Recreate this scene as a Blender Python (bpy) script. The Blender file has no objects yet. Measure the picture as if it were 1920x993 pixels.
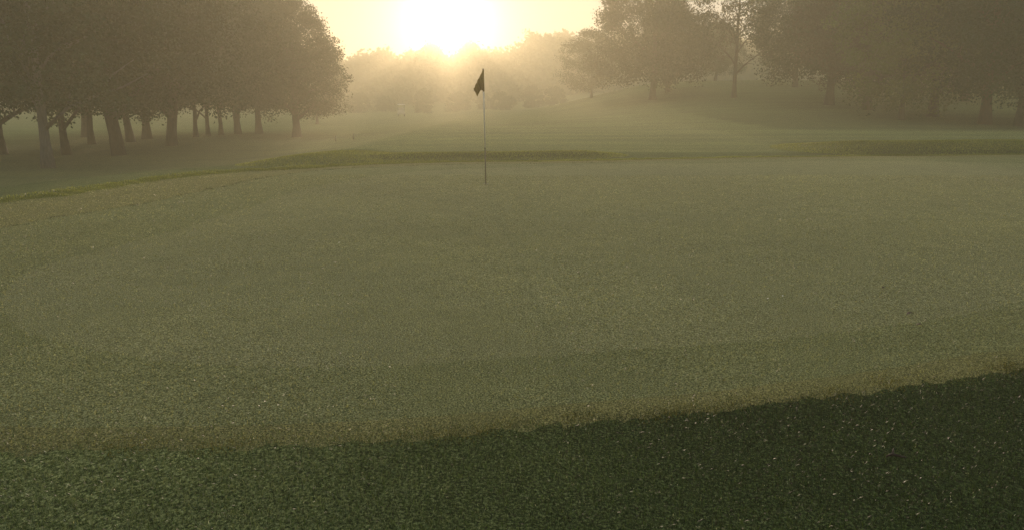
import bpy, math, random
import numpy as np
from mathutils import Vector, Matrix, noise as mnoise

R = math.radians
sc = bpy.context.scene
# ------------------------------------------------------------------ camera
cam_d = bpy.data.cameras.new("camera")
cam = bpy.data.objects.new("camera", cam_d)
sc.collection.objects.link(cam)
cam_d.sensor_fit = 'HORIZONTAL'
cam_d.sensor_width = 36.0
cam_d.lens = 36.0 * 1500 / 1920
cam_d.clip_start = 0.05
cam_d.clip_end = 5000
cam.location = (0, 0, 1.6)
cam.rotation_euler = (R(90) - math.atan(311.5 / 1500), 0, 0)
sc.camera = cam
# ------------------------------------------------------------------ light
SUN_EL, SUN_AZ = 5.6, -4.4          # degrees; azimuth measured from +Y, negative = left
sc.view_settings.view_transform = 'Standard'
sc.view_settings.look = 'None'
sc.view_settings.gamma = 1
sc.view_settings.use_curve_mapping = False
sc.view_settings.exposure = 1.12
world = bpy.data.worlds.new("World")
sc.world = world
world.use_nodes = True
wn = world.node_tree
bg = wn.nodes['Background']
sky = wn.nodes.new('ShaderNodeTexSky')
sky.sky_type = 'NISHITA'
sky.sun_disc = False
sky.sun_elevation = R(SUN_EL)
sky.sun_rotation = R(SUN_AZ)
sky.air_density = 1.0
sky.dust_density = 1.5
sky.ozone_density = 1.0
wn.links.new(sky.outputs[0], bg.inputs[0])
SKY_STRENGTH, CLOUD = 0.004, 0.24
bg.inputs[1].default_value = SKY_STRENGTH
# a thin even layer of high cloud added to the clear sky
cl_bg = wn.nodes.new('ShaderNodeBackground')
cl_n = wn.nodes.new('ShaderNodeTexNoise'); cl_n.inputs['Scale'].default_value = 2.6; cl_n.inputs['Detail'].default_value = 6
cl_t = wn.nodes.new('ShaderNodeTexCoord'); cl_m = wn.nodes.new('ShaderNodeMapping'); cl_m.inputs['Scale'].default_value = (1, 1, 4)
wn.links.new(cl_t.outputs['Generated'], cl_m.inputs[0]); wn.links.new(cl_m.outputs[0], cl_n.inputs['Vector'])
cl_r = wn.nodes.new('ShaderNodeValToRGB')
cl_r.color_ramp.elements[0].position = .35; cl_r.color_ramp.elements[0].color = (.72, .83, .92, 1)
cl_r.color_ramp.elements[1].position = .65; cl_r.color_ramp.elements[1].color = (.93, .97, .98, 1)
wn.links.new(cl_n.outputs[0], cl_r.inputs[0]); wn.links.new(cl_r.outputs[0], cl_bg.inputs[0])
cl_bg.inputs[1].default_value = CLOUD
sky_add = wn.nodes.new('ShaderNodeAddShader')
wn.links.new(bg.outputs[0], sky_add.inputs[0]); wn.links.new(cl_bg.outputs[0], sky_add.inputs[1])
wn.links.new(sky_add.outputs[0], wn.nodes['World Output'].inputs[0])
sl = bpy.data.lights.new("sun", 'SUN')
sl.energy = 2.9
sl.angle = R(0.5)
sl.color = (1.0, 0.74, 0.56)
sun = bpy.data.objects.new("sun", sl)
sc.collection.objects.link(sun)
sd = Vector((math.sin(R(SUN_AZ)) * math.cos(R(SUN_EL)), math.cos(R(SUN_AZ)) * math.cos(R(SUN_EL)), math.sin(R(SUN_EL))))
sun.rotation_euler = sd.to_track_quat('Z', 'Y').to_euler()
sun.location = sd * 300
HAZE_DENSITY, HAZE_G = 0.0043, 0.42
GLOW_DENSITY, GLOW_G = 0.00010, 0.95      # larger droplets: narrow glow round the sun
HAZE_COLOR = (1.0, 0.93, 0.64)
# ------------------------------------------------------------------ render settings
cy = sc.cycles
cy.use_denoising = True
cy.denoising_prefilter = 'NONE'
cy.volume_bounces = 1
cy.max_bounces = 6
cy.diffuse_bounces = 3
cy.transmission_bounces = 4
cy.transparent_max_bounces = 8
cy.sample_clamp_indirect = 4

C = sc.collection
rng = np.random.default_rng(7)
random.seed(7)

# ------------------------------------------------------------------ helpers
def tag(o, label=None, cat=None, group=None, kind=None):
    if label: o["label"] = label
    if cat: o["category"] = cat
    if group: o["group"] = group
    if kind: o["kind"] = kind
    return o

def mesh_from(name, verts, faces_flat, loop_start, smooth=False):
    me = bpy.data.meshes.new(name)
    nv = len(verts)
    me.vertices.add(nv)
    me.vertices.foreach_set("co", np.asarray(verts, dtype=np.float32).ravel())
    me.loops.add(len(faces_flat))
    me.loops.foreach_set("vertex_index", np.asarray(faces_flat, dtype=np.int32))
    me.polygons.add(len(loop_start))
    me.polygons.foreach_set("loop_start", np.asarray(loop_start, dtype=np.int32))
    if smooth:
        me.polygons.foreach_set("use_smooth", np.ones(len(loop_start), dtype=bool))
    me.update(calc_edges=True)
    return me

def mesh_poly(name, verts, faces, smooth=False):
    flat, ls, n = [], [], 0
    for f in faces:
        ls.append(n); flat.extend(f); n += len(f)
    return mesh_from(name, verts, flat, ls, smooth)

def link(name, me, mat=None, parent=None, loc=None):
    o = bpy.data.objects.new(name, me)
    C.objects.link(o)
    if mat is not None and not me.materials: me.materials.append(mat)
    if parent: o.parent = parent
    if loc: o.location = loc
    return o

def empty(name, loc=(0, 0, 0), rz=0):
    o = bpy.data.objects.new(name, None)
    C.objects.link(o)
    o.location = loc; o.rotation_euler = (0, 0, rz); o.empty_display_size = .3
    return o

def box(vs, fs, c, s, rot=None):
    b = len(vs)
    for dx in (-.5, .5):
        for dy in (-.5, .5):
            for dz in (-.5, .5):
                v = Vector((dx * s[0], dy * s[1], dz * s[2]))
                if rot: v = rot @ v
                vs.append(tuple(v + Vector(c)))
    for f in ((0, 1, 3, 2), (4, 6, 7, 5), (0, 4, 5, 1), (2, 3, 7, 6), (0, 2, 6, 4), (1, 5, 7, 3)):
        fs.append([b + i for i in f])

def tube(vs, fs, pts, rad, n=8, cap=True):
    b0 = len(vs)
    pts = [Vector(p) for p in pts]
    for i, p in enumerate(pts):
        d = (pts[min(i + 1, len(pts) - 1)] - pts[max(i - 1, 0)]).normalized()
        a = Vector((1, 0, 0)) if abs(d.x) < .8 else Vector((0, 1, 0))
        u = (a - d * a.dot(d)).normalized(); w = d.cross(u)
        for k in range(n):
            t = 2 * math.pi * k / n
            vs.append(tuple(p + (u * math.cos(t) + w * math.sin(t)) * rad[i]))
    for i in range(len(pts) - 1):
        for k in range(n):
            a = b0 + i * n + k; c = b0 + i * n + (k + 1) % n
            fs.append([a, c, c + n, a + n])
    if cap:
        fs.append([b0 + k for k in range(n)][::-1])
        fs.append([b0 + (len(pts) - 1) * n + k for k in range(n)])

# ------------------------------------------------------------------ materials
def nodes(name):
    m = bpy.data.materials.new(name)
    m.use_nodes = True
    nt = m.node_tree
    return m, nt, nt.nodes['Principled BSDF']

def ramp(nt, pts):
    r = nt.nodes.new('ShaderNodeValToRGB')
    e = r.color_ramp.elements
    while len(e) < len(pts): e.new(.5)
    for i, (p, c) in enumerate(pts):
        e[i].position = p; e[i].color = (*c, 1)
    return r

def noise_node(nt, scale, detail=4, rough=.6, vec=None):
    n = nt.nodes.new('ShaderNodeTexNoise')
    n.inputs['Scale'].default_value = scale
    n.inputs['Detail'].default_value = detail
    n.inputs['Roughness'].default_value = rough
    if vec is not None: nt.links.new(vec, n.inputs['Vector'])
    return n

def mixc(nt, a, b, fac, mode='MIX'):
    m = nt.nodes.new('ShaderNodeMix'); m.data_type = 'RGBA'; m.blend_type = mode
    for s, v in ((m.inputs[6], a), (m.inputs[7], b), (m.inputs[0], fac)):
        if isinstance(v, (tuple, float, int)):
            s.default_value = (*v, 1) if isinstance(v, tuple) else v
        else: nt.links.new(v, s)
    return m.outputs[2]

def mapping(nt, scale, rotz=0):
    tc = nt.nodes.new('ShaderNodeTexCoord'); mp = nt.nodes.new('ShaderNodeMapping')
    mp.inputs['Scale'].default_value = scale
    mp.inputs['Rotation'].default_value = (0, 0, rotz)
    nt.links.new(tc.outputs['Object'], mp.inputs['Vector'])
    return mp.outputs[0]

def turf_mat(name, dark, mid, light, blades, bump, mow=None, fair=None, sheen=.05):
    """cut grass: patchy colour, grain of single blades, mower bands"""
    m, nt, p = nodes(name)
    L = nt.links
    big = noise_node(nt, .22, 4, .6, mapping(nt, (1, 1, 1)))
    med = noise_node(nt, 2.2, 5, .7, mapping(nt, (1, 1, 1)))
    fin = noise_node(nt, blades, 3, .8, mapping(nt, (1, .8, 1)))
    r1 = ramp(nt, [(.38, dark), (.5, mid), (.64, light)])
    L.new(fin.outputs[0], r1.inputs[0])
    r2 = ramp(nt, [(.3, (.90, .91, .92)), (.7, (1.08, 1.08, 1.0))])
    L.new(big.outputs[0], r2.inputs[0])
    c = mixc(nt, r1.outputs[0], r2.outputs[0], 1.0, 'MULTIPLY')
    r3 = ramp(nt, [(.3, (.88, .89, .87)), (.7, (1.10, 1.09, 1.07))])
    L.new(med.outputs[0], r3.inputs[0])
    c = mixc(nt, c, r3.outputs[0], 1.0, 'MULTIPLY')
    if mow:
        st = noise_node(nt, 1.0, 3, .6, mapping(nt, mow[0], mow[1]))
        r4 = ramp(nt, [(.38, (.86, .87, .87)), (.62, (1.12, 1.11, 1.05))])
        L.new(st.outputs[0], r4.inputs[0])
        cs = mixc(nt, c, r4.outputs[0], 1.0, 'MULTIPLY')
        if fair:
            at = nt.nodes.new('ShaderNodeAttribute'); at.attribute_name = 'fairway'
            cf = mixc(nt, cs, fair, 1.0, 'MULTIPLY')
            c = mixc(nt, c, cf, at.outputs['Fac'])   # mower bands and paler tone on cut turf and on rough lightened against shade
        else:
            c = cs
    L.new(c, p.inputs['Base Color'])
    p.inputs['Roughness'].default_value = 1.0
    p.inputs['Specular IOR Level'].default_value = .0
    p.inputs['Sheen Weight'].default_value = sheen        # fine dew brightens the turf at grazing angles
    p.inputs['Sheen Roughness'].default_value = .45
    p.inputs['Sheen Tint'].default_value = (.95, 1, .9, 1)
    b = nt.nodes.new('ShaderNodeBump'); b.inputs['Distance'].default_value = bump; b.inputs['Strength'].default_value = .8
    L.new(fin.outputs[0], b.inputs['Height']); L.new(b.outputs[0], p.inputs['Normal'])
    return m

M_green = turf_mat('green_turf', (.048, .056, .024), (.178, .184, .085), (.47, .47, .26), 105, .010)
M_collar = turf_mat('collar_turf', (.034, .046, .017), (.146, .159, .066), (.42, .43, .22), 102, .011)
M_apron = turf_mat('apron_turf', (.038, .045, .016), (.152, .152, .060), (.42, .39, .17), 98, .012)
M_ground = turf_mat('rough_turf', (.006, .012, .003), (.028, .048, .012), (.11, .155, .055), 70, .02, ((.05, .55, 1), .06), (4.1, 3.1, 4.1))  # dark thatch, with the shade between the blades put into the base colour

def blade_mat(name, pts, trans=.35, rough=.4):
    m, nt, p = nodes(name)
    L = nt.links
    at = nt.nodes.new('ShaderNodeAttribute'); at.attribute_name = 'tint'
    r = ramp(nt, pts)
    L.new(at.outputs['Fac'], r.inputs[0])
    L.new(r.outputs[0], p.inputs['Base Color'])
    p.inputs['Roughness'].default_value = rough
    p.inputs['Specular IOR Level'].default_value = .3
    tr = nt.nodes.new('ShaderNodeBsdfTranslucent')
    L.new(mixc(nt, r.outputs[0], (1.3, 1.25, .5), 1.0, 'MULTIPLY'), tr.inputs[0])
    mx = nt.nodes.new('ShaderNodeMixShader'); mx.inputs[0].default_value = trans
    L.new(p.outputs[0], mx.inputs[1]); L.new(tr.outputs[0], mx.inputs[2])
    L.new(mx.outputs[0], nt.nodes['Material Output'].inputs[0])
    return m

M_blade_rough = blade_mat('rough_blades', [(0, (.002, .006, .002)), (.5, (.010, .026, .006)), (.90, (.072, .122, .036)), (.965, (.16, .20, .12)), (.985, (.42, .46, .36)), (1, (.8, .83, .75))])  # palest stops paint the glints of dew into the blade colour
M_blade_green = blade_mat('green_blades', [(0, (.012, .018, .007)), (.5, (.14, .15, .068)), (.92, (.47, .47, .26)), (.985, (.62, .62, .48)), (1, (.85, .86, .78))])  # palest stops carry painted dew glints
M_blade_edge = blade_mat('edge_blades', [(0, (.07, .075, .02)), (.6, (.15, .14, .04)), (1, (.27, .24, .09))], .5)

M_bank = blade_mat('bank_blades', [(0, (.08, .105, .022)), (.5, (.16, .20, .045)), (.95, (.29, .33, .10)), (1, (.3, .32, .15))], .45)
def leaf_mat(name, pts, trans=.10):
    m, nt, p = nodes(name)
    L = nt.links
    at = nt.nodes.new('ShaderNodeAttribute'); at.attribute_name = 'tint'
    r = ramp(nt, pts); L.new(at.outputs['Fac'], r.inputs[0])
    L.new(r.outputs[0], p.inputs['Base Color'])
    p.inputs['Roughness'].default_value = .6
    p.inputs['Specular IOR Level'].default_value = .15
    tr = nt.nodes.new('ShaderNodeBsdfTranslucent')
    L.new(mixc(nt, r.outputs[0], (1.2, 1.2, .6), 1.0, 'MULTIPLY'), tr.inputs[0])
    mx = nt.nodes.new('ShaderNodeMixShader'); mx.inputs[0].default_value = trans
    L.new(p.outputs[0], mx.inputs[1]); L.new(tr.outputs[0], mx.inputs[2])
    L.new(mx.outputs[0], nt.nodes['Material Output'].inputs[0])
    return m

M_leaf = leaf_mat('dark_leaves', [(0, (.030, .054, .020)), (.5, (.036, .066, .024)), (1, (.046, .082, .030))])
M_leaf_pale = leaf_mat('spring_leaves', [(0, (.06, .085, .018)), (.5, (.10, .14, .03)), (1, (.15, .18, .045))])
M_leaf_brown = leaf_mat('copper_leaves', [(0, (.045, .036, .022)), (.5, (.07, .055, .032)), (1, (.10, .08, .045))])
def bark_mat(name, a, b):
    m, nt, p = nodes(name)
    n = noise_node(nt, 6, 6, .7, mapping(nt, (3, 3, .5)))
    r = ramp(nt, [(.3, a), (.7, b)])
    nt.links.new(n.outputs[0], r.inputs[0]); nt.links.new(r.outputs[0], p.inputs['Base Color'])
    p.inputs['Roughness'].default_value = .9
    bp = nt.nodes.new('ShaderNodeBump'); bp.inputs['Distance'].default_value = .05
    nt.links.new(n.outputs[0], bp.inputs['Height']); nt.links.new(bp.outputs[0], p.inputs['Normal'])
    return m
M_bark = bark_mat('bark', (.035, .027, .02), (.10, .08, .06))
M_bark_grey = bark_mat('grey_bark', (.07, .068, .066), (.17, .165, .16))
M_bark_red = bark_mat('reddish_bark', (.06, .03, .02), (.13, .07, .045))

def plain(name, c, rough=.5, metal=0, var=.12, scale=20):
    m, nt, p = nodes(name)
    n = noise_node(nt, scale, 4, .6, mapping(nt, (1, 1, 1)))
    r = ramp(nt, [(.3, tuple(x * (1 - var) for x in c)), (.7, tuple(min(1, x * (1 + var)) for x in c))])
    nt.links.new(n.outputs[0], r.inputs[0]); nt.links.new(r.outputs[0], p.inputs['Base Color'])
    p.inputs['Roughness'].default_value = rough; p.inputs['Metallic'].default_value = metal
    return m

# ------------------------------------------------------------------ terrain
CX, CY = 3.0, 12.5                       # centre of the putting green
B_PTS = [(-2.38, 3.46), (-1.51, 3.47), (-.66, 3.54), (-.16, 3.64), (.38, 3.77), (1.09, 3.93), (1.56, 4.1), (2.25, 4.33), (3.11, 4.63),
         (7, 6.6), (12.5, 9.8), (17.5, 15), (18.2, 21.5), (14.94, 23.51), (12.07, 23.06), (8.7, 22.64), (4.87, 21.63), (2.65, 21.07), (.55, 20.88),
         (-1.37, 20.71), (-3.43, 19.86), (-4.88, 18.35), (-5.8, 17.81), (-6.49, 16.82), (-7.0, 15.72), (-7.2, 14.31), (-7.45, 13.13),
         (-7.96, 12.38), (-9.2, 11.2), (-9.6, 8.6), (-8, 5.6), (-5, 3.9)]
R2_PTS = [(-2.38, 3.72), (-1.51, 3.74), (-.66, 3.81), (-.16, 3.91), (.38, 4.04), (1.09, 4.21), (1.56, 4.38), (2.25, 4.62), (3.0, 4.95),
          (6.7, 6.9), (12, 10.2), (16.9, 15.3), (17.4, 21.0), (14.7, 22.6), (12.0, 22.3), (8.7, 21.85), (4.87, 20.95), (2.65, 20.4), (.55, 20.15),
          (-1.37, 19.9), (-3.0, 19.2), (-4.36, 18.21), (-5.05, 16.36), (-5.3, 14.84), (-5.5, 13.81), (-5.7, 12.38), (-6.06, 11.42), (-6.33, 10.7),
          (-6.46, 9.97), (-6.8, 8.2), (-6.5, 6.0), (-4.5, 4.3)]
R1_PTS = [(-4.38, 8.61), (-4.55, 8.01), (-4.58, 7.37), (-4.18, 6.34), (-3.49, 5.42), (-2.83, 5.03), (-2.24, 4.78), (-1.81, 4.68), (-.84, 4.63),
          (-.36, 4.73), (.66, 4.96), (1.58, 5.17), (2.65, 5.56), (4.18, 6.34), (8, 8.6), (12, 12), (14.5, 16), (14.3, 19.8), (11, 20.9), (5, 19.9), (0, 19.0),
          (-2.5, 17.5), (-3.5, 15), (-3.9, 12), (-4.1, 10)]
def polar(pts):
    a = np.array(pts) - (CX, CY)
    th = np.arctan2(a[:, 1], a[:, 0]); r = np.hypot(a[:, 0], a[:, 1])
    o = np.argsort(th); th, r = th[o], r[o]
    return np.concatenate([th - 2 * np.pi, th, th + 2 * np.pi]), np.tile(r, 3)
def rad_fn(pts):
    T, Rr = polar(pts)
    tt = np.linspace(-np.pi, np.pi, 1441)
    rr = np.interp(tt, T, Rr)
    k = np.hanning(15); k /= k.sum()
    rp = np.concatenate([rr[:-1], rr[:-1], rr[:-1]])
    rs = np.convolve(rp, k, 'same')[1440:2881]
    return lambda th: np.interp((np.asarray(th) + np.pi) % (2 * np.pi) - np.pi, tt, rs)
RB, RC, RG = rad_fn(B_PTS), rad_fn(R2_PTS), rad_fn(R1_PTS)

def sm(a, b, x):
    t = np.clip((x - a) / (b - a), 0, 1)
    return t * t * (3 - 2 * t)
def vnoise(x, y, seed=0):
    s = 0
    for i, (f, a) in enumerate(((.11, 1.), (.23, .5), (.47, .27))):
        s = s + a * np.sin(x * f * 1.3 + seed + 1.7 * i + 1.1 * np.sin(y * f * .9 + i)) * np.cos(y * f * 1.1 - seed * .7 + 2.3 * i + 1.3 * np.sin(x * f * .7))
    return s
def ridge(x, y, x0, y0, x1, y1, w, h):
    dx, dy = x1 - x0, y1 - y0
    L2 = dx * dx + dy * dy
    t = np.clip(((x - x0) * dx + (y - y0) * dy) / L2, 0, 1)
    d = np.hypot(x - x0 - t * dx, y - y0 - t * dy)
    return h * np.clip(1 - (d / w) ** 2, 0, 1) ** 1.5
def height(x, y):
    x = np.asarray(x, float); y = np.asarray(y, float)
    th = np.arctan2(y - CY, x - CX); r = np.hypot(x - CX, y - CY)
    sd = r - RB(th)                                   # distance outside the green's edge
    left = sm(1, 13, -x - .02 * y)
    z = -1.2 * left * sm(.5, 12, sd)
    z = z - .5 * sm(35, 90, y) * (1 - left)
    z = z + np.where(sd > .5, .035 * vnoise(x, y, 3) * sm(.5, 14, sd), 0)
    hill = np.clip((y - 42) / 58, 0, 1); hill = hill * hill * (3 - 2 * hill) * .35 + hill * .65
    z = z + 4.3 * hill * sm(-7, 19, x - .03 * y) * (1 - .45 * sm(100, 140, y))
    z = z + 4.0 * sm(150, 260, y)
    z = z + 4.0 * sm(60, 200, np.abs(x) - .3 * y)
    # grassy banks behind the green and the lip on its left
    z = z + ridge(x, y, -5.2, 20.9, -3.1, 222.6, 1.9, .165) * sm(.05, .9, sd)
    z = z + ridge(x, y, -2.9, 22.5, 1.9, 23.1, 1.4, .11) * sm(.05, .9, sd)
    z = z + ridge(x, y, 12.0, 26.0, 26, 27.5, 3.6, .23) * sm(.05, .9, sd)
    lipx = sm(2, 6, -x) * sm(11, 13, y) * (1 - sm(19, 22, y))
    z = z + .05 * np.exp(-((sd - .5) / .45) ** 2) * lipx
    z = z + .012 * vnoise(x * 2.4, y * 2.4, 1)
    return z

NT = 1500
TH = np.linspace(-np.pi, np.pi, NT, endpoint=False)
rB, rC, rG = RB(TH), RC(TH), RG(TH)
_j = np.random.default_rng(77)
rB = rB + (.022 * np.sin(TH * 171 + 2 * np.sin(TH * 47)) + .018 * _j.normal(0, 1, NT)) * (.4 + .9 * (np.sin(TH) < 0))
rG = rG + .02 * _j.normal(0, 1, NT)
rC = np.minimum(rC, rB - .12); rG = np.minimum(rG, rC - .3)
def ring_sheet(name, radii, mat, centre=False, attr=False):
    """radii: list of arrays of NT radii; a sheet of quads between successive rings"""
    rr = np.array(radii)
    X = CX + rr * np.cos(TH); Y = CY + rr * np.sin(TH)
    v = np.stack([X, Y, height(X, Y)], -1).reshape(-1, 3)
    n = len(radii)
    i = np.arange(n - 1)[:, None] * NT; k = np.arange(NT)[None, :]; k2 = (k + 1) % NT
    q = np.stack([i + k, i + NT + k, i + NT + k2, i + k2], -1).reshape(-1)
    ls = np.arange(len(q) // 4) * 4
    if centre:
        c = len(v); v = np.vstack([v, [[CX, CY, float(height(CX, CY))]]])
        t = np.stack([np.full(NT, c), np.arange(NT), (np.arange(NT) + 1) % NT], -1).reshape(-1)
        ls = np.concatenate([ls, len(q) + np.arange(NT) * 3]); q = np.concatenate([q, t])
    me = mesh_from(name, v, q, ls, True)
    if attr:
        a = me.attributes.new('fairway', 'FLOAT', 'POINT')  # mask of the fairway and of other turf lightened in colour
        x, y = v[:, 0], v[:, 1]
        wob = 1.5 * vnoise(x, y, 5)
        toe = sm(-3, 4, (42 + wob + .10 * np.clip(x, 0, 30)) - y + 70 * sm(10, -4, x - .12 * y))
        f = sm(23.5, 25.5, y + .3 * wob) * toe * sm(-2, 3, x + .22 * y + 3 + wob) * (1 - sm(110, 130, y))
        f = np.maximum(f, .45 * sm(8, 12, y))  # lifts the painted gap shade of the base colour away from the foreground
        f = np.maximum(f, .75 * sm(40, 60, y))  # far slope rough made paler in colour to offset the trees' shade
        f = np.maximum(f, sm(64, 76, y) * sm(-6, -14, x) * (1 - sm(150, 180, y)))  # field past the left trees paled in colour for mist and skylight
        f = np.maximum(f, .95 * sm(1.4, -2.4, x + .5 * vnoise(x * 6, y * 6, 2)) * (1 - sm(8, 11, y)) * (np.abs(x) < 30))
        f = f * (1 - sm(8, 11, x + .5 * wob) * (1 - sm(29, 31, y)) * (y > 15))
        f = f * (1 - sm(.02, .08, ridge(x, y, -2.9, 22.5, 1.9, 23.1, 1.5, .13)))
        a.data.foreach_set('value', f.astype(np.float32))
    o = link(name, me, mat)
    tag(o, kind='structure')
    return o
ring_sheet('putting_green', [rG * t for t in np.linspace(.05, 1, 60)], M_green, centre=True)
ring_sheet('green_collar', [rG + (rC - rG) * t for t in np.linspace(0, 1, 16)], M_collar)
ring_sheet('apron', [rC + (rB - rC) * t for t in np.linspace(0, 1, 8)], M_apron)
out = [rB + d * 1.0 for d in np.concatenate([[0], .06 * (1.075 ** np.arange(1, 200))]) if d < 150]
lastd = [d for d in np.concatenate([[0], .06 * (1.075 ** np.arange(1, 200))]) if d < 150][-1]
for d in np.geomspace(lastd * 1.06, 400, 26):
    w = sm(lastd, 400, d)
    out.append((rB + d) * (1 - w) + (400 + 12) * w)
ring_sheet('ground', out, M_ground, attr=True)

# ------------------------------------------------------------------ grass blades
def blades(name, x, y, hgt, wid, mat, lean=.5, seed=0, cell=None):
    g = np.random.default_rng(seed)
    n = len(x)
    patch = .14 * vnoise(x * 9, y * 9, 2) + .10 * vnoise(x * 2, y * 2, 7)
    if name == 'mown_grass': patch = patch * .45
    if name == 'rough_grass': patch = patch + .42 * sm(1.4, -2.4, x + .4 * np.sin(y * 5)) - .10 * sm(0, 3, x)
    tv = g.uniform(0, 1, n)
    if cell is not None:                       # small tufts share colour and height
        cs = cell
        hsh = lambda k: (np.sin(np.floor(x / cs) * 12.9898 + np.floor(y / (cs * 1.3)) * 78.233 + k) * 43758.5453) % 1
        tv = .72 * hsh(1.0) + .28 * tv
        hgt = hgt * (.45 + .95 * hsh(1.0))
    dew_glint = tv > (.925 if name == 'rough_grass' else .972)  # sparkle of dew painted as short pale blades
    tv = np.where(dew_glint, .968 + .032 * g.uniform(0, 1, n) ** 2, tv)
    tv = np.where(dew_glint, tv, np.clip(tv + patch, 0, .96))
    hgt = np.where(dew_glint, hgt * .4, hgt); wid = np.where(dew_glint & (y < 6), np.minimum(wid, .0015), wid)
    z = height(x, y) - .002 + np.where(dew_glint & (name == 'rough_grass'), .010, 0)
    a = g.uniform(0, 2 * np.pi, n)
    wx, wy = np.cos(a) * wid * .5, np.sin(a) * wid * .5
    la = g.uniform(0, 2 * np.pi, n); ll = g.uniform(0, lean, n) * hgt
    lx, ly = np.cos(la) * ll, np.sin(la) * ll
    h = hgt * (1 - .35 * (ll / hgt) ** 2)
    v = np.empty((n, 5, 3), np.float32)
    v[:, 0] = np.stack([x - wx, y - wy, z], -1)
    v[:, 1] = np.stack([x + wx, y + wy, z], -1)
    v[:, 2] = np.stack([x + wx * .8 + lx * .4, y + wy * .8 + ly * .4, z + h * .6], -1)
    v[:, 3] = np.stack([x - wx * .8 + lx * .4, y - wy * .8 + ly * .4, z + h * .6], -1)
    v[:, 4] = np.stack([x + lx, y + ly, z + h], -1)
    b = (np.arange(n) * 5)[:, None]
    f = np.concatenate([b + [0, 1, 2, 3], b + [3, 2, 4]], 1).reshape(-1)
    ls = (np.arange(n)[:, None] * 7 + [0, 4]).reshape(-1)
    me = mesh_from(name, v.reshape(-1, 3), f, ls)
    t = me.attributes.new('tint', 'FLOAT', 'POINT')
    t.data.foreach_set('value', np.repeat(tv, 5).astype(np.float32))
    o = link(name, me, mat)
    return o
def scatter(n, x0, x1, y0, y1, test, seed):
    g = np.random.default_rng(seed)
    x = g.uniform(x0, x1, n); y = g.uniform(y0, y1, n)
    k = test(x, y)
    return x[k], y[k]
def sdist(x, y, fn=None):
    th = np.arctan2(y - CY, x - CX)
    return np.hypot(x - CX, y - CY) - (fn or RB)(th)
def in_view(x, y, m=1.2):
    return (np.abs(x) < .70 * y + m) & (y > 1.9)
g0 = np.random.default_rng(11)
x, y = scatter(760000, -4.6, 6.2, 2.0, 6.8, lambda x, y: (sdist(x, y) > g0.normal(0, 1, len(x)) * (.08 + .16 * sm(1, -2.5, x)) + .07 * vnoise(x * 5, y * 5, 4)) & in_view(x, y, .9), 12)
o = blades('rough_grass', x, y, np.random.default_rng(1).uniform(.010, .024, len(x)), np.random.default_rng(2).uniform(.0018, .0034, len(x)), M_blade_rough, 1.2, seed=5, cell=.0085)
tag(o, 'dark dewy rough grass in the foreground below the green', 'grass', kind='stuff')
# cut grass of the collar and green: dense near, thinner and coarser further off
xs, ys, hs, ws, cs_ = [], [], [], [], []
for (n, a, b, hh, ww, sd_) in ((330000, 3.2, 6.0, .010, .0028, 20), (330000, 6.0, 10.5, .011, .0045, 21), (240000, 10.5, 17, .012, .008, 22)):
    x, y = scatter(n, -.7 * b - 1, .7 * b + 1, a, b, lambda x, y: (sdist(x, y) < 0.0) & in_view(x, y, .6), sd_)
    g = np.random.default_rng(sd_)
    xs.append(x); ys.append(y)
    col = sdist(x, y, RG) > 0
    hs.append(g.uniform(.5, 1.2, len(x)) * hh * np.where(col, 1.12, 1)); ws.append(g.uniform(.7, 1.2, len(x)) * ww); cs_.append(np.full(len(x), ww * 3.2))
x, y, hh, ww, cc = map(np.concatenate, (xs, ys, hs, ws, cs_))
o = blades('mown_grass', x, y, hh, ww, M_blade_green, 1.4, seed=6, cell=cc)
tag(o, 'short dewy mown grass covering the putting green', 'grass', kind='stuff')
# longer fringe along the edge of the green
def edge(fn, n, spread, off, h0, h1, wid, name, label, mat, seed, tsel):
    g = np.random.default_rng(seed)
    th = g.uniform(-np.pi, np.pi, n)
    r = fn(th) + off + g.normal(0, spread, n) + .03 * np.sin(th * 61) + .02 * np.sin(th * 143)
    x = CX + r * np.cos(th); y = CY + r * np.sin(th)
    k = tsel(x, y) & in_view(x, y, 2)
    if name == 'collar_grass': k &= (np.sin(th * 70 + 3 * np.sin(th * 23)) + .8 * np.sin(th * 151) > g.uniform(-2.2, 1.2, n))
    x, y = x[k], y[k]
    cl = .6 + .4 * np.sin(th[k] * 90 + 2 * np.sin(th[k] * 37))
    o = blades(name, x, y, g.uniform(h0, h1, len(x)) * np.clip(cl, .45, 1), np.full(len(x), wid) * g.uniform(.7, 1.3, len(x)), mat, .8, seed=seed + 1)
    tag(o, label, 'grass', kind='stuff')
edge(RB, 220000, .10, .12, .018, .045, .006, 'edge_grass', 'longer grass fringe standing along the far edge of the green', M_bank, 31, lambda x, y: (y > 11))
edge(RB, 110000, .07, -.05, .008, .017, .003, 'yellow_grass', 'thin strip of yellowish grass along the near edge of the green', M_blade_edge, 33, lambda x, y: (y < 9))
edge(RC, 30000, .05, 0, .008, .020, .005, 'collar_grass', 'dark broken line of taller grass around the collar', M_blade_rough, 35, lambda x, y: (y > 9) & (x < 3))
x, y = scatter(620000, -13, 24, 11.5, 30, lambda x, y: (sdist(x, y) > .1) & in_view(x, y, 2) & (((sdist(x, y) < .42 + .15 * np.sin(x * 2.3 + y)) & ((x < -2) | (x > 9))) | (ridge(x, y, -5.2, 20.9, -3.1, 22.6, 2.0, 1) > .03) | (ridge(x, y, -2.9, 22.5, 1.9, 23.1, 1.5, 1) > .03) | (ridge(x, y, 12, 26, 26, 27.5, 3.8, 1) > .05)), 41)
o = blades('bank_grass', x, y, np.random.default_rng(3).uniform(.015, .042, len(x)), np.random.default_rng(4).uniform(.006, .011, len(x)), M_bank, .9, seed=9)
tag(o, 'vivid green longer grass on the low banks behind the green', 'grass', kind='stuff')

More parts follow.
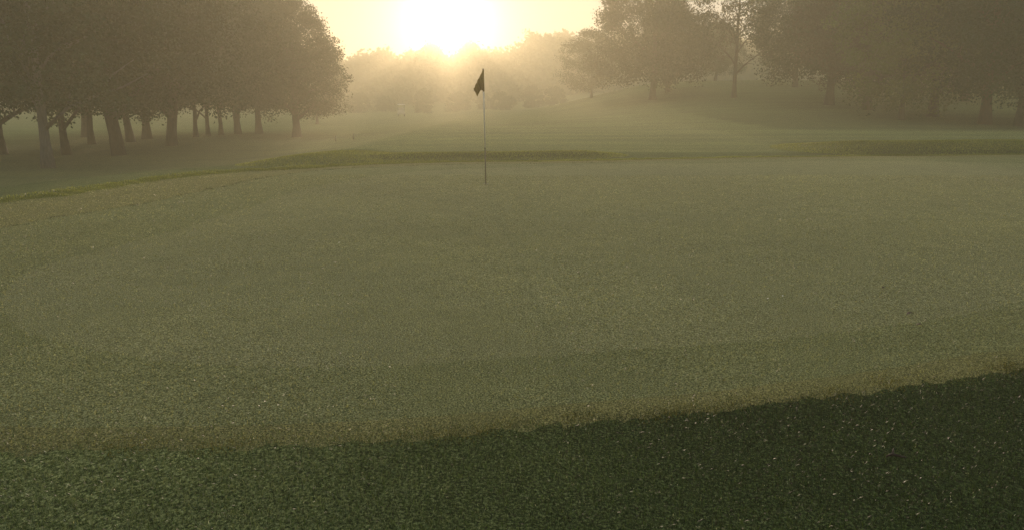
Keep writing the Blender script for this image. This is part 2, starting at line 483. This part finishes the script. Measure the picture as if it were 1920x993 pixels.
# ------------------------------------------------------------------ trees
def trunk_mesh(name, H, rt, base, Rc, rs, forks=1, limbs=9, lean=0.0, mat=None, sparse=False):
    vs, fs = [], []
    tips = []
    for s in range(forks):
        a0 = rs.uniform(0, 6.28)
        sp = (.0 if forks == 1 else rs.uniform(.10, .18))
        pts, rad = [], []
        N = 9
        for i in range(N):
            t = i / (N - 1)
            z = -.25 + t * H * .82
            off = sp * z if z > 0 else 0
            wob = .10 * rs.uniform(-1, 1) * t * 2
            pts.append((math.cos(a0) * off + wob + lean * z, math.sin(a0) * off + rs.uniform(-.1, .1) * t * 2, z))
            fl = 1.45 - .45 * min(1, max(0, z) / .5)
            rad.append(rt * fl * (1 - .85 * t) * (1 if forks == 1 else .75))
        tube(vs, fs, pts, rad, 10)
        nl = max(3, limbs // forks)
        for j in range(nl):
            t0 = .16 + .62 * (j + .3) / nl if not sparse else .2 + .7 * (j / nl)
            k = t0 * (N - 1); i = int(k); u = k - i
            p = Vector(pts[i]).lerp(Vector(pts[i + 1]), u)
            r0 = rad[i] * (1 - u) + rad[i + 1] * u
            az = j * 2.4 + rs.uniform(-.5, .5)
            ln = Rc * rs.uniform(.65, .9) * (1.05 - .5 * t0)
            up = rs.uniform(.35, .75) + .7 * t0
            q = []; rq = []
            for m in range(5):
                w = m / 4
                q.append(tuple(p + Vector((math.cos(az), math.sin(az), 0)) * ln * w + Vector((rs.uniform(-.12, .12), rs.uniform(-.12, .12), ln * up * (w ** .8) + rs.uniform(-.08, .08)))))
                rq.append(max(.012, r0 * .55 * (1 - .85 * w)))
            tube(vs, fs, q, rq, 6)
            tips.append(q[-1])
            for b in range(3 if not sparse else 7):
                m = rs.choice([1, 2, 3]); p2 = Vector(q[m]); az2 = az + rs.uniform(-1.3, 1.3)
                l2 = ln * rs.uniform(.3, .55)
                e = p2 + Vector((math.cos(az2) * l2, math.sin(az2) * l2, l2 * rs.uniform(.1, .9)))
                mid = p2.lerp(e, .5) + Vector((0, 0, l2 * .08))
                tube(vs, fs, [tuple(p2), tuple(mid), tuple(e)], [rq[m] * .6, rq[m] * .4, .01], 5)
                tips.append(tuple(e))
    me = mesh_poly(name, vs, fs, True)
    me.materials.append(mat or M_bark)
    return me, tips

def crown_mesh(name, H, base, Rc, nclump, nleaf, size, rs, mat, tips=None, droop=.35, peak=.36, shell=.62, tipw=0.0):
    g = np.random.default_rng(rs.randrange(1 << 30))
    CH = H - base
    ph = g.uniform(0, 6.28, 6)
    cen = []
    for i in range(nclump):
        if tips and g.uniform() < tipw:
            p = Vector(tips[int(g.integers(len(tips)))]); cen.append((p.x, p.y, p.z, .6)); continue
        t = g.beta(1.25, 1.25)
        a = g.uniform(0, 2 * np.pi)
        if t > peak: env = math.sqrt(max(0, 1 - ((t - peak) / (1 - peak)) ** 2))
        else: env = .72 + .28 * (t / peak) ** .6
        env *= 1 + .16 * math.sin(2 * a + ph[0]) + .13 * math.sin(3 * a + 5 * t + ph[1]) + .08 * math.sin(5 * a - 7 * t + ph[2])
        rr = Rc * env * (1 - (1 - shell) * g.uniform() ** 1.0 if g.uniform() < .7 else g.uniform(.1, .8))
        zz = base + CH * t + .35 * math.sin(3 * a + ph[3]) * (1 - t)
        cen.append((rr * math.cos(a), rr * math.sin(a), zz, g.uniform(.55, 1.1)))
    cen = np.array(cen)
    n = nclump * nleaf
    ci = np.repeat(np.arange(nclump), nleaf)
    d = g.normal(0, 1, (n, 3)); d /= np.linalg.norm(d, axis=1)[:, None]
    rad = (g.uniform(0, 1, n) ** .45) * cen[ci, 3] * (Rc / 5.0) ** .5
    pos = cen[ci, :3] + d * rad[:, None] * np.array([1.1, 1.1, .75])
    pos[:, 2] -= droop * g.uniform(0, 1, n) * (cen[ci, 2] < base + 1.5)
    nrm = d * .5 + g.normal(0, .7, (n, 3)) + [0, 0, .3]
    nrm /= np.linalg.norm(nrm, axis=1)[:, None]
    up = g.normal(0, 1, (n, 3))
    u = np.cross(nrm, up); u /= np.linalg.norm(u, axis=1)[:, None]
    w = np.cross(nrm, u)
    s = (size * g.uniform(.6, 1.3, n))[:, None]
    v = np.stack([pos - u * s * .5, pos - w * s * .30 + nrm * s * .06, pos + u * s * .5, pos + w * s * .30 + nrm * s * .06], 1).reshape(-1, 3)
    me = mesh_from(name, v, np.arange(n * 4), np.arange(n) * 4)
    at = me.attributes.new('tint', 'FLOAT', 'POINT')
    tv = np.clip(.5 + g.normal(0, .2, nclump)[ci] + g.normal(0, .08, n), 0, 1)
    at.data.foreach_set('value', np.repeat(tv, 4).astype(np.float32))
    me.materials.append(mat)
    return me

def make_variant(seed, H, base, Rc, rt, nclump=400, nleaf=150, size=.16, mat=None, bark=None, **kw):
    rs = random.Random(seed)
    tk = {k: kw.pop(k) for k in ('forks', 'limbs', 'lean', 'sparse') if k in kw}
    tm, tips = trunk_mesh('trunk', H, rt, base, Rc, rs, mat=bark, **tk)
    cm = crown_mesh('crown', H, base, Rc, nclump, nleaf, size, rs, mat or M_leaf, tips, **kw)
    return tm, cm
V = {
 'broad': make_variant(1, 12.5, 2.3, 5.6, .31),
 'broad_b': make_variant(2, 12.0, 2.5, 5.0, .29, nclump=360),
 'fork': make_variant(3, 12.5, 2.4, 5.8, .37, forks=2, limbs=10),
 'fork_b': make_variant(4, 12.0, 2.6, 5.2, .31, forks=2, limbs=8),
 'slim': make_variant(5, 10.5, 3.0, 3.6, .17, nclump=150),
 'slim_lean': make_variant(6, 11.0, 2.8, 3.8, .20, nclump=170, lean=-.06),
 'grey': make_variant(7, 13.0, 2.5, 5.0, .22, bark=M_bark_grey),
 'edge': make_variant(8, 11.3, 2.0, 4.9, .36, nclump=420, nleaf=100, size=.18, droop=.5, peak=.26),
 'small': make_variant(9, 8.6, 1.4, 3.9, .18, nclump=280, nleaf=100, size=.17, peak=.4),
 'dome': make_variant(10, 10.6, 1.7, 5.6, .34, nclump=460, nleaf=110, size=.19, peak=.3, forks=2),
 'dome_b': make_variant(11, 11.5, 2.2, 5.8, .33, nclump=460, nleaf=110, size=.19, peak=.34),
 'airy': make_variant(12, 14.5, 4.6, 4.1, .19, nclump=230, nleaf=20, size=.15, mat=M_leaf_brown, sparse=True, limbs=14, tipw=.75),
 'copper': make_variant(13, 11.5, 2.0, 5.2, .30, mat=M_leaf_brown, nclump=380),
 'spring': make_variant(14, 11.0, 1.4, 3.6, .16, mat=M_leaf_pale, nclump=340, nleaf=100, size=.17, droop=.8, peak=.45),
 'red': make_variant(15, 13.0, 2.6, 4.6, .30, bark=M_bark_red, nclump=360),
 'dark': make_variant(16, 13.0, 1.8, 4.8, .28, nclump=380, droop=.7),
}
def tree(kind, x, y, label, group, rz=0.0, s=1.0, name='deciduous_tree'):
    tm, cm = V[kind]
    e = empty(name, (x, y, float(height(x, y)) - .02), rz)
    e.scale = (s, s, s)
    tag(e, label, 'tree', group)
    link('trunk', tm, None, e); link('crown', cm, None, e)
    return e
GL = 'trees lining the left side of the fairway'
for a in (
 ('grey', -19.1, 33.1, 'large tree with a pale grey trunk, nearest on the left', .3, 1.0),
 ('broad_b', -26.1, 41.1, 'tree cut off by the left edge of the photo, its trunk just showing', 1.1, 1.0),
 ('slim_lean', -22.7, 41.1, 'thin dark tree leaning left just right of the grey trunk', 0, 1.0),
 ('slim', -25.9, 49.8, 'slender tree with spreading low boughs, between the leaning trunk and the thick brown trunk', 2.0, 1.15),
 ('fork', -19.7, 40.4, 'thickest reddish brown trunk in the left row, with a forked top', .9, 1.0),
 ('fork_b', -24.6, 52.2, 'forked tree standing directly behind the thickest brown trunk', 2.5, 1.0),
 ('broad_b', -25.4, 56.3, 'straight tree seen alone in the misty gap right of the thickest trunk', 3.3, 1.0),
 ('fork', -20.5, 48.6, 'twin stemmed tree in the middle of the left row', 4.0, .95),
 ('slim', -23.2, 59.4, 'leftmost of the three very thin trunks in the misty gap', 1.0, 1.0),
 ('slim', -23.1, 61.6, 'middle of the three very thin trunks in the misty gap', 2.8, .95),
 ('slim', -22.8, 63.5, 'rightmost of the three very thin trunks in the misty gap', 4.8, 1.0),
 ('fork_b', -21.9, 64.8, 'tree just right of the three thin trunks, with a short dark bole', .4, 1.0),
 ('broad_b', -20.6, 66.0, 'thick trunked tree second from the right end of the left row', 1.9, .95),
 ('edge', -16.0, 60.2, 'rounded tree at the right end of the left row, leaf clumps against the glow', 0.5, .86),
 ('small', -21.6, 90.0, 'small faint tree far behind the right end of the left row', 1.0, .9),
 ('broad', -31.5, 60.0, 'hazy tree filling the back of the left row behind the grey trunk', 5.0, 1.05),
 ('dark', -14.7, 33.0, '', 0, 0),
):
    if a[5]: tree(a[0], a[1], a[2], a[3], GL, a[4], a[5])
GR = 'trees on the right hand slope'
for a in (
 ('small', 9.2, 95.0, 'small round tree nearest the flag on the misty crest', .5, .88),
 ('dome', 12.9, 75.0, 'wide dome shaped tree right of the small round tree', 1.2, 1.12),
 ('dome_b', 15.6, 82.0, 'hazy tree merging into the right side of the dome shaped tree', 2.2, .72),
 ('airy', 19.0, 70.0, 'tall airy tree with thin bare boughs showing against the sky', .2, 1.0),
 ('dome_b', 24.1, 62.0, 'big rounded tree right of the airy tree, trunk at the slope foot', .8, 1.0),
 ('copper', 25.0, 57.5, 'brownish leaved tree beside the pale green one', 1.5, 1.0),
 ('spring', 23.7, 49.5, 'pale yellow green tree with hanging foliage, brightest on the right', 3.0, 1.0),
 ('copper', 26.9, 52.0, 'dull brown tree just right of the pale green one', 4.4, 1.0),
 ('red', 26.9, 46.2, 'tall tree with a reddish trunk near the right edge', .6, 1.0),
 ('dark', 28.2, 45.0, 'dark tree with a black trunk beside the reddish trunk', 2.6, 1.0),
 ('dark', 31.5, 47.5, 'darkest tree, cut off by the right edge of the photo', 4.0, 1.0),
 ('broad', 36.0, 65.0, 'hazy tree in the back row behind the reddish trunk', 1.0, 1.0),
 ('broad_b', 29.0, 84.0, 'faint tree on the hilltop behind the big rounded tree', 2.0, .95),
 ('dome', 24.0, 97.0, 'low faint tree on the hilltop seen behind the trunk of the airy tree', 3.0, .62),
 ('dome_b', 41.0, 84.0, 'faint tree on the hilltop behind the pale green tree', 5.0, 1.0),
 ('broad', 36.5, 92.0, 'faintest broad tree on the hilltop behind the brownish tree', .1, 1.0),
 ('copper', 47.0, 80.0, 'faint tree on the hilltop behind the dark trees', 1.1, 1.05),
 ('broad_b', 30.0, 70.0, 'mid distance tree filling between the big rounded tree and the brown tree', 1.7, 1.0),
):
    tree(a[0], a[1], a[2], a[3], GR, a[4], a[5])

# shrubs standing in the misty low ground beyond the fairway
rsb = random.Random(44)
def shrub_mesh(seed, H, Rc):
    rs = random.Random(seed)
    tm, tips = trunk_mesh('stem', H, .09, .2, Rc, rs, forks=3, limbs=6)
    cm = crown_mesh('foliage', H, .15, Rc, 90, 60, .24, rs, M_leaf, tips, peak=.3)
    return tm, cm
SV = [shrub_mesh(61, 3.6, 2.4), shrub_mesh(62, 4.2, 2.0), shrub_mesh(63, 3.2, 2.8)]
for (px, Y, k, s, lab) in (
 (940, 118, 2, 1.05, 'rounded shrub in the mist just right of the flagstick'),
 (905, 124, 1, .85, 'faint shrub in the mist directly behind the flagstick'),
 (998, 122, 1, 1.1, 'squarish tall shrub in the mist left of the small round tree'),
 (1040, 116, 0, 1.0, 'shrub in the mist at the foot of the small round tree'),
 (860, 128, 0, 1.1, 'orange lit shrub in the mist left of the flag'),
 (795, 126, 1, 1.2, 'upright shrub in the mist under the brightest glow'),
 (722, 132, 2, 1.0, 'low shrub in the mist left of the buggy'),
 (672, 126, 0, 1.15, 'shrub in the mist beside the right end of the left tree row'),
 (630, 122, 1, .9, 'shrub in the mist half behind the end tree of the left row'),
):
    Y = Y * 1.25; s = s * .9
    x = (px - 960) / 1500 / 1.02 * Y
    tm, cm = SV[k]
    e = empty('shrub', (x, Y, float(height(x, Y)) - .03), rsb.uniform(0, 6))
    e.scale = (s, s, s)
    tag(e, lab, 'shrub', 'shrubs in the mist beyond the fairway')
    link('stem', tm, None, e); link('foliage', cm, None, e)

# far wood on the rising ground: one mass in the mist
def far_wood():
    g = np.random.default_rng(90)
    P, T = [], []
    trees_ = []
    for ang in np.arange(-50, 52, 1.05):
        for row in range(2):
            a = ang + g.uniform(-.4, .4); d = 200 + 20 * row + g.uniform(-7, 7)
            x, y = d * math.sin(R(a)), d * math.cos(R(a))
            Hh = 11.2 + 1.2 * math.sin(a * 1.9 + .4) + 1.0 * math.sin(a * 4.3 + 1) + g.uniform(-.8, .8)
            if -1.5 < a < .6: Hh = g.uniform(11.0, 11.8)
            if .6 < a < 4.8: Hh = g.uniform(14.2, 15.4)
            trees_.append((x, y, Hh, g.uniform(3.8, 5.4)))
    for (x, y, Hh, rr) in trees_:
        z0 = float(height(x, y))
        nc = 80
        t = g.beta(1.2, 1.1, nc); a = g.uniform(0, 6.28, nc)
        env = np.sqrt(np.clip(1 - np.clip((t - .35) / .65, 0, 1) ** 2, 0, 1))
        r = rr * env * g.uniform(.4, 1.1, nc)
        c = np.stack([x + r * np.cos(a), y + r * np.sin(a), z0 + .3 + (Hh - .6) * t], -1)
        p = np.repeat(c, 34, 0) + g.normal(0, .75, (nc * 34, 3))
        P.append(p)
    P = np.concatenate(P); n = len(P)
    P[:, 2] = np.maximum(P[:, 2], height(P[:, 0], P[:, 1]) + .1)
    nr = g.normal(0, 1, (n, 3)); nr /= np.linalg.norm(nr, axis=1)[:, None]
    u = np.cross(nr, g.normal(0, 1, (n, 3))); u /= np.linalg.norm(u, axis=1)[:, None]
    w = np.cross(nr, u); s = g.uniform(.6, 1.1, n)[:, None]
    v = np.stack([P - u * s * .5, P - w * s * .35, P + u * s * .5, P + w * s * .35], 1).reshape(-1, 3)
    me = mesh_from('far_wood', v, np.arange(n * 4), np.arange(n) * 4)
    at = me.attributes.new('tint', 'FLOAT', 'POINT')
    at.data.foreach_set('value', np.repeat(g.uniform(0, 1, n), 4).astype(np.float32))
    o = link('far_wood', me, M_leaf)
    tag(o, 'far-off wood fading into the mist below the sun', 'wood', kind='stuff')
far_wood()

# ------------------------------------------------------------------ flagstick
FX, FY = -.50, 15.31
FZ = float(height(FX, FY))
M_pole = plain('white_pole', (.74, .72, .62), .35)
M_poled = plain('dark_pole', (.10, .09, .05), .4)
def cloth():
    m, nt, p = nodes('flag_cloth')
    n = noise_node(nt, 40, 4, .6, mapping(nt, (1, 1, 1)))
    r = ramp(nt, [(.3, (.19, .14, .012)), (.7, (.27, .20, .02))])
    nt.links.new(n.outputs[0], r.inputs[0]); nt.links.new(r.outputs[0], p.inputs['Base Color'])
    p.inputs['Roughness'].default_value = .85
    tr = nt.nodes.new('ShaderNodeBsdfTranslucent'); nt.links.new(r.outputs[0], tr.inputs[0])
    mx = nt.nodes.new('ShaderNodeMixShader'); mx.inputs[0].default_value = .4
    nt.links.new(p.outputs[0], mx.inputs[1]); nt.links.new(tr.outputs[0], mx.inputs[2])
    nt.links.new(mx.outputs[0], nt.nodes['Material Output'].inputs[0])
    return m
M_cloth = cloth()
M_cup = plain('cup_plastic', (.22, .22, .18), .5)
fl = empty('flagstick', (FX, FY, FZ))
fl.rotation_euler = (0, R(-1.0), 0)
tag(fl, 'thin golf flagstick with a limp dark yellow flag standing in the hole', 'flagstick')
vs, fs = [], []
tube(vs, fs, [(0, 0, .68), (0, 0, 2.14)], [.0125, .010], 12)
link('pole', mesh_poly('pole', vs, fs, True), M_pole, fl)
vs, fs = [], []
tube(vs, fs, [(0, 0, -.08), (0, 0, .68)], [.012, .0108], 12)
tube(vs, fs, [(0, 0, .676), (0, 0, .69)], [.013, .013], 12)
link('pole', mesh_poly('lower_pole', vs, fs, True), M_poled, fl)["label"] = "dark lower section of the pole"
vs, fs = [], []
tube(vs, fs, [(0, 0, 2.125), (0, 0, 2.135), (0, 0, 2.15)], [.011, .014, .006], 12)
link('finial', mesh_poly('finial', vs, fs, True), M_poled, fl)
# drooping cloth: outline from the pole, folded into pleats
vs, fs = [], []
NU, NW = 26, 22
def flag_pt(u, w):
    # u down the hoist 0..1 , w outwards 0..1
    zt = 2.13 - .03 * w
    top_z = 2.125 - .335 * w ** .9            # upper edge falls away from the pole
    bot_z = 1.76 - .03 * w if w < .35 else 1.75 - .11 * (w - .35) / .25 if w < .6 else 1.64 + .14 * (w - .6) / .4
    z = top_z + (bot_z - top_z) * u
    reach = .175 * w
    pleat = .024 * math.sin(w * 15 + u * 2.2) * min(1, w * 4) + .012 * math.sin(w * 31 + u * 5)
    return (-.012 - reach * (1 - .06 * math.sin(u * 3.1)) + .004 * math.sin(u * 17 + w * 9), -.004 + pleat * (.6 + .6 * u), z + .006 * math.sin(w * 22 + 3))
for i in range(NU + 1):
    for j in range(NW + 1):
        vs.append(flag_pt(i / NU, j / NW))
for i in range(NU):
    for j in range(NW):
        a = i * (NW + 1) + j
        fs.append([a, a + 1, a + NW + 2, a + NW + 1])
flag = link('flag', mesh_poly('flag', vs, fs, True), M_cloth, fl)
md = flag.modifiers.new('thickness', 'SOLIDIFY'); md.thickness = .003; md.offset = 0
vs, fs = [], []
tube(vs, fs, [(0, 0, 1.73), (0, 0, 2.125)], [.0155, .0145], 12)
link('sleeve', mesh_poly('sleeve', vs, fs, True), M_cloth, flag)
# the hole: a dark liner ring sunk in the turf
vs, fs = [], []
n = 28
for rr, z in ((.054, .004), (.051, .006), (.050, -.03)):
    for k in range(n):
        t = 2 * math.pi * k / n; vs.append((rr * math.cos(t), rr * math.sin(t), z))
for i in range(2):
    for k in range(n):
        a = i * n + k; c = i * n + (k + 1) % n
        fs.append([a, c, c + n, a + n])
hc = link('hole_cup', mesh_poly('hole_cup', vs, fs, True), M_cup, None, (FX, FY, FZ))
tag(hc, 'pale rim of the golf hole around the foot of the flagstick', 'golf hole')

# ------------------------------------------------------------------ small things lying on the grass
M_dead = plain('dead_leaf', (.05, .032, .018), .8, scale=60)
M_petal = plain('petal', (.8, .79, .72), .5, scale=60)
M_twig = plain('twig_bark', (.028, .018, .012), .9, scale=60)
def twig(x, y, L, rz, label):
    vs, fs = [], []
    pts = [(-L / 2, 0, .012), (-L / 5, .006, .022), (L / 5, -.004, .018), (L / 2, .01, .010)]
    tube(vs, fs, pts, [.004, .0065, .006, .003], 7)
    tube(vs, fs, [pts[1], (-L * .05, .035, .03), (L * .05, .06, .028)], [.004, .003, .0015], 6)
    tube(vs, fs, [pts[2], (L * .3, -.03, .026)], [.003, .0015], 6)
    o = link('twig', mesh_poly('twig', vs, fs, True), M_twig, None, (x, y, float(height(x, y)) + .012))
    o.rotation_euler = (0, 0, rz)
    tag(o, label, 'twig')
twig(1.72, 3.33, .085, -.15, 'short dark twig lying in the rough at the bottom right')
def leaf(name, x, y, L, rz, mat, label, cat, group=None, zoff=.01):
    vs, fs = [], []
    N = 8
    for i in range(N + 1):
        t = i / N; w = math.sin(math.pi * t ** .8) * L * .32
        cz = .25 * L * math.sin(t * 2.6)
        vs += [(L * (t - .5), -w, cz + w * .5), (L * (t - .5), 0, cz), (L * (t - .5), w, cz + w * .35)]
    for i in range(N):
        a = i * 3
        fs += [[a, a + 3, a + 4, a + 1], [a + 1, a + 4, a + 5, a + 2]]
    o = link(name, mesh_poly(name, vs, fs, True), mat, None, (x, y, float(height(x, y)) + zoff))
    o.rotation_euler = (.1, 0, rz)
    md = o.modifiers.new('thickness', 'SOLIDIFY'); md.thickness = .001
    tag(o, label, cat, group)
leaf('dead_leaf', 3.01, 5.85, .055, .1, M_dead, 'dark curled leaf lying on the right side of the green', 'leaf', 'leaves on the green')
leaf('dead_leaf', 3.20, 6.72, .035, 1.1, M_dead, 'smallest dark leaf, furthest back on the right of the green', 'leaf', 'leaves on the green')
leaf('dead_leaf', 2.93, 5.55, .045, -.4, M_dead, 'dark leaf fragment just in front of the curled leaf', 'leaf', 'leaves on the green')
leaf('white_petal', 2.08, 6.31, .018, .1, M_petal, 'tiny white petal on the green, left one of the close pair', 'petal', 'petals on the green')
leaf('white_petal', 2.23, 6.40, .018, .8, M_petal, 'tiny white petal on the green, right one of the close pair', 'petal', 'petals on the green')
leaf('white_petal', -1.94, 8.84, .022, .4, M_petal, 'lone tiny white petal left of the flagstick', 'petal', 'petals on the green')

# ------------------------------------------------------------------ marker posts and the buggy in the mist
M_stake = plain('stake_wood', (.22, .20, .13), .8)
for (x, y, lab) in ((-10.9, 50.0, 'short dark stake on the fairway edge, left of the two'), (-9.9, 50.5, 'short dark stake on the fairway edge, right of the two')):
    vs, fs = [], []
    tube(vs, fs, [(0, 0, -.1), (0, 0, .34), (0, 0, .38)], [.04, .04, .02], 10)
    o = link('marker_stake', mesh_poly('marker_stake', vs, fs), M_stake, None, (x, y, float(height(x, y))))
    tag(o, lab, 'stake', 'short stakes beside the fairway')
M_wh = plain('white_paint', (.8, .8, .78), .3)
M_blk = plain('black_rubber', (.03, .03, .03), .8)
M_seat = plain('seat_vinyl', (.45, .42, .36), .6)
bx_, by_ = (752 - 960) / 1500 / 1.02 * 128, 128.0
bg_ = empty('golf_buggy', (bx_, by_, float(height(bx_, by_))), .15)
tag(bg_, 'small pale golf buggy with a white roof, faint in the distant mist', 'golf buggy')
vs, fs = [], []
box(vs, fs, (0, .15, .42), (1.1, 2.0, .24)); box(vs, fs, (0, -.95, .62), (1.05, .35, .5)); box(vs, fs, (0, .75, .65), (1.1, .75, .32))
body = link('body', mesh_poly('body', vs, fs), M_seat, bg_)
bv = body.modifiers.new('b', 'BEVEL'); bv.width = .06; bv.segments = 3
vs, fs = [], []; box(vs, fs, (0, .05, 1.83), (1.2, 1.75, .09))
roof = link('roof', mesh_poly('roof', vs, fs), M_wh, bg_); bv = roof.modifiers.new('b', 'BEVEL'); bv.width = .04; bv.segments = 3
vs, fs = [], []; box(vs, fs, (0, .35, .86), (1.0, .5, .14)); box(vs, fs, (0, .62, 1.12), (1.0, .1, .45))
link('seat', mesh_poly('seat', vs, fs), M_seat, bg_)
for sx in (-.5, .5):
    for (y0, y1) in ((-1.0, -.65), (.85, .8)):
        vs, fs = [], []; tube(vs, fs, [(sx, y0, .8), (sx, y1, 1.8)], [.02, .02], 8)
        link('roof_post', mesh_poly('roof_post', vs, fs, True), M_blk, bg_)
    for y0 in (-.85, .85):
        vs, fs = [], []; tube(vs, fs, [(sx - .08, y0, .23), (sx + .08, y0, .23)], [.23, .23], 20)
        wo = link('wheel', mesh_poly('wheel', vs, fs), M_blk, bg_)
        vs, fs = [], []; tube(vs, fs, [(sx - .09, y0, .23), (sx + .09, y0, .23)], [.11, .11], 14)
        link('rim', mesh_poly('rim', vs, fs), M_wh, wo)

# ------------------------------------------------------------------ haze
HT = 20.8
vs, fs = [], []
box(vs, fs, (0, 0, (HT - 5) / 2), (900, 900, HT + 5))
hz = link('haze', mesh_poly('haze', vs, fs))
tag(hz, 'pale morning mist lying over the whole course', 'haze', kind='stuff')
hm = bpy.data.materials.new('haze'); hm.use_nodes = True
nt = hm.node_tree
nt.nodes.remove(nt.nodes['Principled BSDF'])
pv = nt.nodes.new('ShaderNodeVolumePrincipled')
pv.inputs['Color'].default_value = (*HAZE_COLOR, 1)
pv.inputs['Density'].default_value = HAZE_DENSITY
pv.inputs['Anisotropy'].default_value = HAZE_G
pv2 = nt.nodes.new('ShaderNodeVolumePrincipled')
pv2.inputs['Color'].default_value = (*HAZE_COLOR, 1)
pv2.inputs['Density'].default_value = GLOW_DENSITY
pv2.inputs['Anisotropy'].default_value = GLOW_G
va = nt.nodes.new('ShaderNodeAddShader')
nt.links.new(pv.outputs[0], va.inputs[0]); nt.links.new(pv2.outputs[0], va.inputs[1])
nt.links.new(va.outputs[0], nt.nodes['Material Output'].inputs['Volume'])
hz.data.materials.append(hm)
